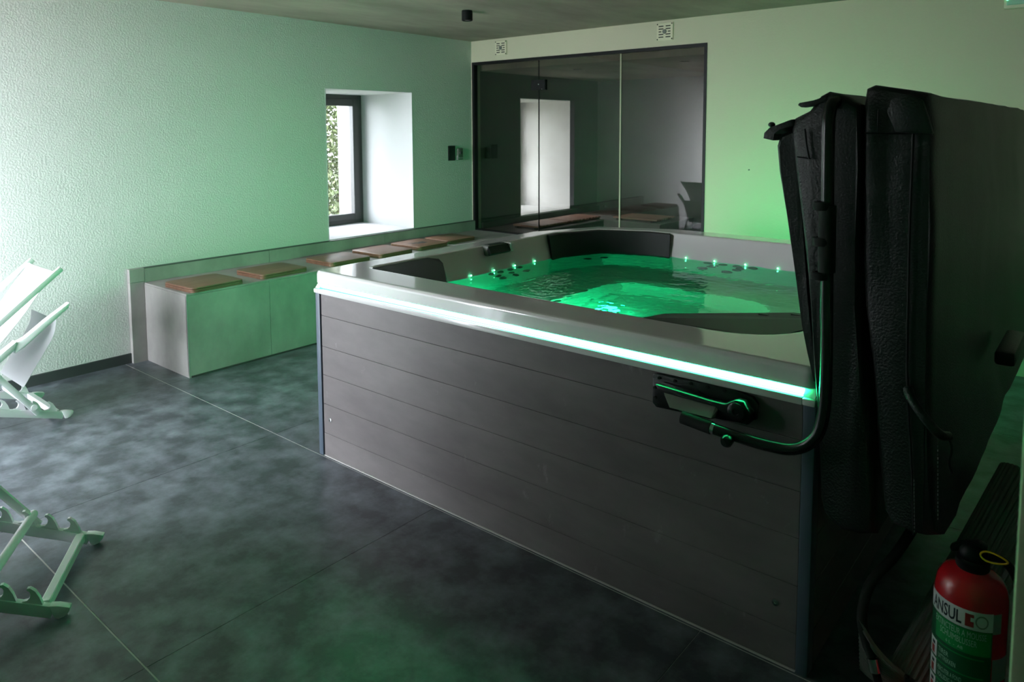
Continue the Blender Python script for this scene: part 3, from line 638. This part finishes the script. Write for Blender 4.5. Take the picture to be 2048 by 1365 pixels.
# ------------------------------------------------------------------ deck chairs
def deck_chair(loc, rz, prop_s, tilt, label):
    ch = thing('deck_chair', (0, 0, 0), label, 'deck chair', 'white deck chairs by the left wall')
    SL = .34
    def T(s, z):      # swing the back frame about its front foot
        a, b = 1.01-s, z-.022; return (1.01-(a*math.cos(tilt)-b*math.sin(tilt)), .022+b*math.cos(tilt)+a*math.sin(tilt))
    def TY(P): return [(-q[0], q[1]) for q in (T(-y, z) for y, z in P)]
    def bar(nm, x, p0, p1, w, h, m, parent, bev=.003):
        """rectangular bar in the side plane; p = (s forward of the rear tip, z), centre line"""
        a = Vector((-p0[0], p0[1])); b = Vector((-p1[0], p1[1])); d = (b-a).normalized(); q = Vector((-d.y, d.x))*h/2
        return prism(nm, [tuple(a-q), tuple(b-q), tuple(b+q), tuple(a+q)], 'x', x-w/2, x+w/2, m, parent, bev)
    ca = 1/math.hypot(1, SL); sa = SL*ca; hh = .040
    for x in (-.225, .225):
        rl = bar('seat_rail', x, (.012+hh/2*sa, hh/2*ca+.005), (1.04, 1.04*SL+hh/2), .024, hh, m_chairw, ch)
        # rounded foot at the rear tip
        prism('foot', [(-.012, .004), (.0, .001), (.016, .006), (.030, .020), (.034, .034), (.0, .046), (-.026, .050)], 'x', x-.014, x+.014, m_chairw, rl, .002)
        for k in range(5):
            u0 = .050+.079*k
            prof = [(0, 0), (.016, .022), (.034, .040), (.052, .048), (.060, .045), (.058, .039), (.050, .036), (.044, .028), (.043, .016), (.048, .006), (.062, .0), (.062, -.004), (0, -.004)]
            P = []
            for u, v in prof:
                s = (u0+u)*ca-(hh+v)*sa+.0; z = (u0+u)*sa+(hh+v)*ca; P.append((-s-.012, z+.002))
            prism('notch_hook', P, 'x', x-.007, x+.007, m_chairw, rl)
        bar('back_rail', x, T(-.016, .850), (1.01, .022), .020, .030, m_chairw, ch)
        bar('prop', x+(.025 if x > 0 else -.025), (prop_s-.02, prop_s*SL+.020), T(.43, .835-.82*.43), .016, .030, m_chairw, ch)
        xa = x+(.034 if x > 0 else -.034)
        Pa = [(.030, .664), (.022, .632), (-.10, .540), (-.20, .462), (-.245, .438), (-.245, .492), (-.19, .516), (-.09, .588)]
        am = prism('armrest', TY(Pa), 'x', xa-.024, xa+.024, m_chairw, ch, .005)
        prism('arm_block', TY([(-.235, .505), (-.245, .460), (-.52, .245), (-.545, .285)]), 'x', xa-.028, xa+.028, m_chairw, am, .004)
        prism('arm_bracket', TY([(-.46, .36), (-.40, .36), (-.40, .50), (-.46, .50)]), 'x', min(x, xa), max(x, xa), m_chairw, ch)
    def cross(nm, s, z, r, w=.225, m=m_chairw): return tube(nm, [(-w, -s, z), (w, -s, z)], r, m, ch, 12)
    # rear stretcher: flat bar between the rails
    box('rear_stretcher', (-.213, .213), (-.060, -.030), (.022, .056), m_chairw, ch, .003, 1)
    cross('front_bar', 1.02, 1.02*SL+.03, .013); cross('prop_bar', prop_s, prop_s*SL+.062, .016, .262)
    cross('top_bar', *T(.012, .822), .011); cross('foot_bar', .97, .055, .011)
    def sheet(nm, pts, w, sag=0):
        P = crom([(0, -s, z) for s, z in pts], 5); V = []; F = []; NXs = 8
        for side in (0, 1):
            for p in P:
                for k in range(NXs+1):
                    u = k/NXs*2-1; V.append((u*w, p.y, p.z-(1-u*u)*sag-side*.004))
        n = len(P); st_ = NXs+1; half = n*st_
        for i in range(n-1):
            for k in range(NXs):
                a = i*st_+k; F.append([a, a+1, a+st_+1, a+st_]); F.append([half+a, half+a+st_, half+a+st_+1, half+a+1])
        for i in range(n-1):
            for k in (0, NXs):
                a = i*st_+k; F.append([a, a+st_, half+a+st_, half+a])
        for k in range(NXs):
            a = k; F.append([a, a+1, half+a+1, half+a]); a = (n-1)*st_+k; F.append([a, a+1, half+a+1, half+a])
        bm = bmesh.new(); vv = [bm.verts.new(v) for v in V]
        for f in F: bm.faces.new([vv[i] for i in f])
        return autosmooth(bm_mesh(nm, bm, m_fabric, ch), 60)
    sheet('sling', [T(.008, .836), T(.09, .735), T(.2, .590), T(.36, .43), (.60, .315), (.8, .285), (1.015, .385)], .205, .014)
    sheet('fabric_tail', [T(.015, .56), T(.035, .47), T(.13, .318), T(.19, .225)], .195, .0)
    ch.location = loc; ch.rotation_euler = (0, 0, rz); return ch
deck_chair((.515, -4.20, 0), 0, .165, 0, 'white folding deck chair standing close to the white wall')
deck_chair((2.397, -4.738, 0), R(-33.9), .215, R(24), 'white folding deck chair in the left foreground, only its notched rear frame in view')

# ------------------------------------------------------------------ wall and ceiling fittings
def vent(x0, x1, z0, z1, label):
    v = thing('vent_grille', ((x0+x1)/2, 0, z0), label, 'vent', 'wall vents above the glass')
    pl = box('plate', (x0, x1), (-.014, 0), (z0, z1), m_vent, v, .003, 1)
    w = x1-x0; h = z1-z0; cx = (x0+x1)/2; cz = (z0+z1)/2
    for k in range(5):
        z = z1-h*(.19+.155*k)
        for s in (-1, 1):
            a, b = (.07, .36) if k != 2 else (.20, .36)
            xa, xb = sorted((cx+s*a*w, cx+s*b*w)); box('louvre_slot', (xa, xb), (-.0152, -.0142), (z-.0042, z+.0042), m_dark, pl)
    lathe('knob', [(0, 0), (.019, 0), (.017, -.008), (0, -.009)], (cx, -.014, cz), m_grey, v, 20, 'y', cap=False)
    for sx in (-.44, .44):
        for sz in (-.43, .43): lathe('screw', [(0, 0), (.006, 0), (.005, -.003), (0, -.003)], (cx+sx*w, -.014, cz+sz*h), m_dark, v, 8, 'y', cap=False)
vent(.336, .484, 2.350, 2.492, 'small square cream vent grille near the left room corner'); vent(2.138, 2.290, 2.348, 2.494, 'small square cream vent grille above the right end of the glass')
tp = thing('touch_panel', (0, -.313, 1.296), 'flat black touch panel on the white wall right of the window', 'control panel')
box('body', (0, .012), (-.362, -.264), (1.296, 1.446), m_blackm, tp, .002, 1); box('screen', (.0122, .0135), (-.356, -.270), (1.302, 1.440), m_jet, tp)
sw = thing('thermostat', (0, -.195, 1.297), 'small grey thermostat with round knob beside the black touch panel', 'thermostat')
box('body', (0, .022), (-.236, -.160), (1.300, 1.418), m_grey, sw, .006, 2)
lathe('knob', [(0, 0), (.020, 0), (.017, .014), (0, .014)], (.022, -.198, 1.375), m_anth, sw, 18, 'x', cap=False)
box('rocker', (.0222, .029), (-.228, -.170), (1.312, 1.330), m_lgrey, sw, .002, 1)
box('clip', (.0, .03), (-.246, -.237), (1.302, 1.316), m_lgrey, sw); box('clip', (.0, .03), (-.246, -.237), (1.322, 1.345), m_lgrey, sw)
sp = thing('ceiling_spot', (1.30, -1.48, H), 'black cylindrical surface spot on the concrete ceiling', 'ceiling lamp')
lathe('housing', [(0, 0), (.040, 0), (.042, -.004), (.042, -.075), (.038, -.078), (.034, -.070), (0, -.068)], (1.31, -1.475, H), m_blackm, sp, 28, cap=False)
lathe('lens', [(0, -.0685), (.033, -.0705), (.0, -.0715)], (1.31, -1.475, H), m_lgrey, sp, 20, cap=False)
hk = thing('wall_screw', (2.959, 0, 1.279), 'tiny screw eye on the green lit back wall', 'screw')
lathe('plug', [(0, 0), (.006, 0), (.005, -.008), (0, -.009)], (2.959, 0, 1.279), m_grey, hk, 10, 'y', cap=False)
ex = thing('emergency_light', (4.75, 0, 2.34), 'pale emergency light box with a green glowing dot in the top right corner', 'emergency light')
box('housing', (4.584, 4.95), (-.055, 0), (2.345, 2.475), m_vent, ex, .008, 2)
box('diffuser', (4.60, 4.935), (-.062, -.056), (2.365, 2.46), m_lpale, ex, .003, 1)
lathe('status_light', [(0, 0), (.007, 0), (.005, -.006), (0, -.007)], (4.604, -.062, 2.402), m_dot, ex, 10, 'y', cap=False)

# ------------------------------------------------------------------ fire extinguisher
EC = Vector((4.962, -3.584, 0)); ER = .080
fe = thing('fire_extinguisher', (EC.x, EC.y, 0), 'red fire extinguisher with green and white label standing at the right edge', 'fire extinguisher')
body = lathe('cylinder', [(0, .004), (.07, .004), (.078, .012), (ER, .02), (ER, .432), (.0785, .453), (.074, .472), (.064, .489), (.049, .500), (.036, .506), (.030, .510), (0, .510)], EC, m_red, fe, 56, cap=False)
lathe('collar', [(0, .504), (.034, .504), (.037, .510), (.037, .528), (.033, .532), (0, .532)], EC, m_blackm, fe, 28, cap=False)
lathe('valve_head', [(0, .532), (.031, .532), (.034, .540), (.030, .557), (.020, .569), (0, .573)], EC, m_blackm, fe, 24, cap=False)
prism('lever', [(EC.x+u, w) for u, w in ((-.05, .545), (-.03, .562), (.01, .577), (.03, .572), (.028, .556), (0, .552), (-.045, .535))], 'y', EC.y-.013, EC.y+.013, m_blackm, fe, .003)
tube('discharge_hose', [(EC.x+.03, EC.y, .545), (EC.x+.065, EC.y+.01, .54), (EC.x+.093, EC.y+.015, .49), (EC.x+.098, EC.y+.01, .40), (EC.x+.096, EC.y+.005, .26)], .010, m_blackm, fe, 10, curve=6)
tube('safety_ring', [(EC.x+.018+.028*(1-math.cos(a)), EC.y-.03+.004*math.sin(a*2), .556+.012*math.sin(a)+.004) for a in [2*math.pi*k/20 for k in range(20)]], .0022, m_yellow, fe, 6, closed=True)
a_cam = math.atan2(CAM.y-EC.y, CAM.x-EC.x)
def cyl(u, z, r): a = a_cam+u; return (EC.x+r*math.cos(a), EC.y+r*math.sin(a), z)
def patch(nm, u0, u1, z0, z1, m, parent, d=.0006, n=None):
    u0, u1 = R(u0), R(u1); n = n or max(2, int(abs(u1-u0)/.06)); V = []; F = []
    for rr in (ER+d, ER+d-.0004):
        for k in range(n+1):
            u = u0+(u1-u0)*k/n; V += [cyl(u, z0+LZ0, rr), cyl(u, z1+LZ0, rr)]
    h = 2*(n+1)
    for k in range(n):
        F.append([2*k, 2*k+2, 2*k+3, 2*k+1]); F.append([h+2*k, h+2*k+1, h+2*k+3, h+2*k+2])
        F.append([2*k, h+2*k, h+2*k+2, 2*k+2]); F.append([2*k+1, 2*k+3, h+2*k+3, h+2*k+1])
    F.append([0, 1, h+1, h]); F.append([2*n, h+2*n, h+2*n+1, 2*n+1])
    return mesh(nm, V, F, m, parent)
def text_on(s, u_start, u_end, z, height, m, parent, d=.0014, nm='lettering', bold=0.0):
    cu = bpy.data.curves.new('t', 'FONT'); cu.body = s; cu.size = 1.0; cu.offset = bold; cu.resolution_u = 2
    to = bpy.data.objects.new('t', cu); COL.objects.link(to); dg = bpy.context.evaluated_depsgraph_get(); dg.update()
    ev = to.evaluated_get(dg); me = ev.to_mesh(); V = [v.co.copy() for v in me.vertices]; F = [list(p.vertices) for p in me.polygons]
    ev.to_mesh_clear(); bpy.data.objects.remove(to, do_unlink=True); bpy.data.curves.remove(cu)
    if not V: return
    x0 = min(v.x for v in V); x1 = max(v.x for v in V); y0 = min(v.y for v in V); y1 = max(v.y for v in V)
    W_ = [cyl(R(u_start+(u_end-u_start)*(v.x-x0)/(x1-x0)), z+LZ0+height*(v.y-y0)/(y1-y0), ER+d) for v in V]
    return mesh(nm, W_, F, m, parent)
LZ0 = .034
lab = patch('label', -84, 36, .06, .355, m_lgreen2, body)
patch('title_band', -84, 36, .355, .402, m_lwhite, lab, .0008)
patch('barcode_patch', 36, 52, .350, .400, m_lgrey, lab, .0008)
text_on('ANSUL', -70, -12, .362, .033, m_lnavy, lab, bold=.02)
patch('logo_square', -7, 6, .362, .394, m_lred, lab, .0012)
patch('logo_notch', 1, 6, .376, .386, m_lwhite, lab, .0014)
V = []; F = []
for k in range(24):
    a = 2*math.pi*k/24
    for q in (1, .78): V.append(cyl(R(18)+.0140*q*math.cos(a)/ER, .3785+LZ0+.0165*q*math.sin(a), ER+.0013))
for k in range(24): j = (k+1) % 24; F.append([2*k, 2*j, 2*j+1, 2*k+1])
mesh('round_emblem', V, F, m_lgrey, lab)
patch('bright_green_band', -60, 34, .292, .353, m_lgreen, lab, .0009)
text_on('EXTINCTEUR A MOUSSE', -60, 26, .333, .016, m_lpale, lab); text_on('SCHUIMBLUSSER', -48, 12, .313, .016, m_lpale, lab)
text_on('6 L  -  AB', -36, -8, .298, .008, m_lpale, lab)
for z0, a, b, e1, e2 in ((.234, 'TIRER', 'UITTREKKEN', -30, -18), (.186, 'PERCUTER A FOND', 'VOLLEDIG INDRUKKEN', -8, 6), (.138, 'DIRIGER ET PRESSER', 'RICHTEN EN INDRUKKEN', 0, 6)):
    patch('panel_rule', -56, 24, z0+.046, z0+.049, m_lgreen, lab, .0010)
    text_on(a, -50, e1, z0+.026, .012, m_lpale, lab); text_on(b, -50, e2, z0+.009, .012, m_lpale, lab)
    p = patch('pictogram', -76, -55, z0+.003, z0+.045, m_lwhite, lab, .0011)
    patch('pictogram_cylinder', -70, -61, z0+.006, z0+.026, m_lred, p, .0015); patch('pictogram_hand', -68, -60, z0+.030, z0+.038, m_lnavy, p, .0015)
patch('black_band', -84, 36, .088, .130, m_lblack, lab, .0010)
for u, t in ((-58, 'A'), (-34, 'B')):
    p = patch('class_symbol', u, u+18, .090, .126, m_lnavy, lab, .0013)
    patch('class_square', u+9, u+18, .108, .126, m_lwhite, p, .0015); text_on(t, u+11, u+16, .111, .012, m_lnavy, p, .0018)
    patch('flame_picture', u+1, u+10, .094, .108, m_lwhite, p, .0015)
patch('pale_band', -84, 30, .074, .088, m_lpale, lab, .0010); patch('pale_box', -84, -60, .060, .072, m_lpale, lab, .0012); patch('pale_box', -44, 10, .060, .072, m_lpale, lab, .0012)
patch('inspection_sticker', 38, 74, .225, .285, m_lgrey, body)

# ------------------------------------------------------------------ curled ribbed mat and hose in the corner
rm = thing('ribbed_mat', (4.85, -3.4, 0), 'dark grey ribbed rubber mat rolled up and leaning behind the extinguisher', 'mat')
def rolled(name, p0, p1, r0, turns, parent):
    """spiral sheet along p0-p1 with ribs running lengthwise"""
    p0, p1 = Vector(p0), Vector(p1); d = (p1-p0).normalized(); u = d.cross(Vector((0, 1, 0))).normalized(); w = d.cross(u)
    C = []; a = 0.0; N_ = 0; tot = turns*2*math.pi
    while a < tot:
        rr = r0*(1-.32*a/tot)
        for dr in (0, .0045, .0045, 0):
            C.append((a, rr-.0045+dr)); a += .0036/rr
    V = []; F = []; n = len(C); K = 5
    for side in (0, .007):
        for k in range(K):
            c = p0+(p1-p0)*k/(K-1)
            for a_, rr in C: V.append(c+u*math.cos(a_+2.2)*(rr-side)+w*math.sin(a_+2.2)*(rr-side))
    h = n*K
    for k in range(K-1):
        for i_ in range(n-1):
            q = k*n+i_; F.append([q, q+1, q+n+1, q+n]); F.append([h+q, h+q+n, h+q+n+1, h+q+1])
    for k in (0, K-1):
        for i_ in range(n-1): q = k*n+i_; F.append([q, q+1, h+q+1, h+q])
    lo = min(v.z for v in V)
    return mesh(name, [v+Vector((0, 0, .002-lo)) for v in V], F, m_mat, parent)
rolled('roll', (4.835, -3.47, .09), (5.03, -3.04, .58), .088, 1.6, rm)
def ribbed_patch(name, P00, P10, P01, P11, bulge, nr, parent):
    V = []; F = []; K = 10; P00, P10, P01, P11 = map(Vector, (P00, P10, P01, P11)); nn = (P10-P00).cross(P01-P00).normalized(); rows = []
    for j_ in range(nr):
        for t, dr in ((.0, 0), (.25, .004), (.55, .004), (.8, 0)): rows.append(((j_+t)/nr, dr))
    for side in (0, -.007):
        for v, dr in rows:
            for k in range(K+1):
                q = k/K; p = (P00*(1-q)+P10*q)*(1-v)+(P01*(1-q)+P11*q)*v; V.append(p-nn*(bulge*math.sin(math.pi*q)-dr-side))
    n = K+1; h = len(rows)*n
    for j_ in range(len(rows)-1):
        for k in range(K): q = j_*n+k; F.append([q, q+1, q+n+1, q+n]); F.append([h+q, h+q+n, h+q+n+1, h+q+1])
    for j_ in (0, len(rows)-1):
        for k in range(K): q = j_*n+k; F.append([q, q+1, h+q+1, h+q])
    for j_ in range(len(rows)-1):
        for k in (0, K): q = j_*n+k; F.append([q, q+n, h+q+n, h+q])
    return mesh(name, V, F, m_mat, parent)
ribbed_patch('loose_end', (4.695, -3.53, .225), (4.815, -3.53, .115), (4.690, -3.47, .035), (4.80, -3.45, .012), .018, 13, rm)
ho = thing('hose', (4.74, -3.47, .0), 'black hose with metal ferrule hanging in front of the ribbed mat', 'hose')
tube('pipe', [(4.80, -3.30, .47), (4.765, -3.44, .40), (4.715, -3.50, .32), (4.700, -3.52, .23), (4.715, -3.53, .165), (4.735, -3.54, .13)], .014, m_foam, ho, 12, curve=6)
tube('ferrule', [(4.735, -3.54, .13), (4.745, -3.543, .095)], .016, m_chrome, ho, 14)
tube('nozzle', [(4.745, -3.543, .095), (4.772, -3.55, .012)], .011, m_blackm, ho, 12)

# ------------------------------------------------------------------ garden hedge outside the windows
def hedge():
    t = thing('garden_hedge', (-4.6, 1.6, -.2), 'leafy green hedge seen through the open strip of the window', 'hedge')
    rnd = random.Random(3); V = []; F = []
    for k in range(26000):
        x = -4.6+rnd.gauss(0, .45); y = rnd.uniform(.4, 3.0); z = rnd.uniform(-.1, 3.4)
        s = rnd.uniform(.028, .065); q = Matrix.Rotation(rnd.uniform(0, 6.28), 3, 'Z') @ Matrix.Rotation(rnd.uniform(-1, 1), 3, 'X') @ Matrix.Rotation(rnd.uniform(-1, 1), 3, 'Y')
        n = len(V); V += [Vector((x, y, z))+q @ Vector(c) for c in ((0, -s, 0), (s*.45, 0, s*.12), (0, s, 0), (-s*.45, 0, s*.12))]; F.append([n, n+1, n+2, n+3])
    lf = mesh('leaves', V, F, m_leaf, t); lf['kind'] = 'stuff'
    for k in range(4): tube('stem', [(-4.6+rnd.uniform(-.2, .2), .5+k*.65, -.2), (-4.6, .6+k*.65, 1.8), (-4.6+rnd.uniform(-.2, .2), .7+k*.65, 3.1)], .03, m_wood, t, 6, curve=2)
hedge()
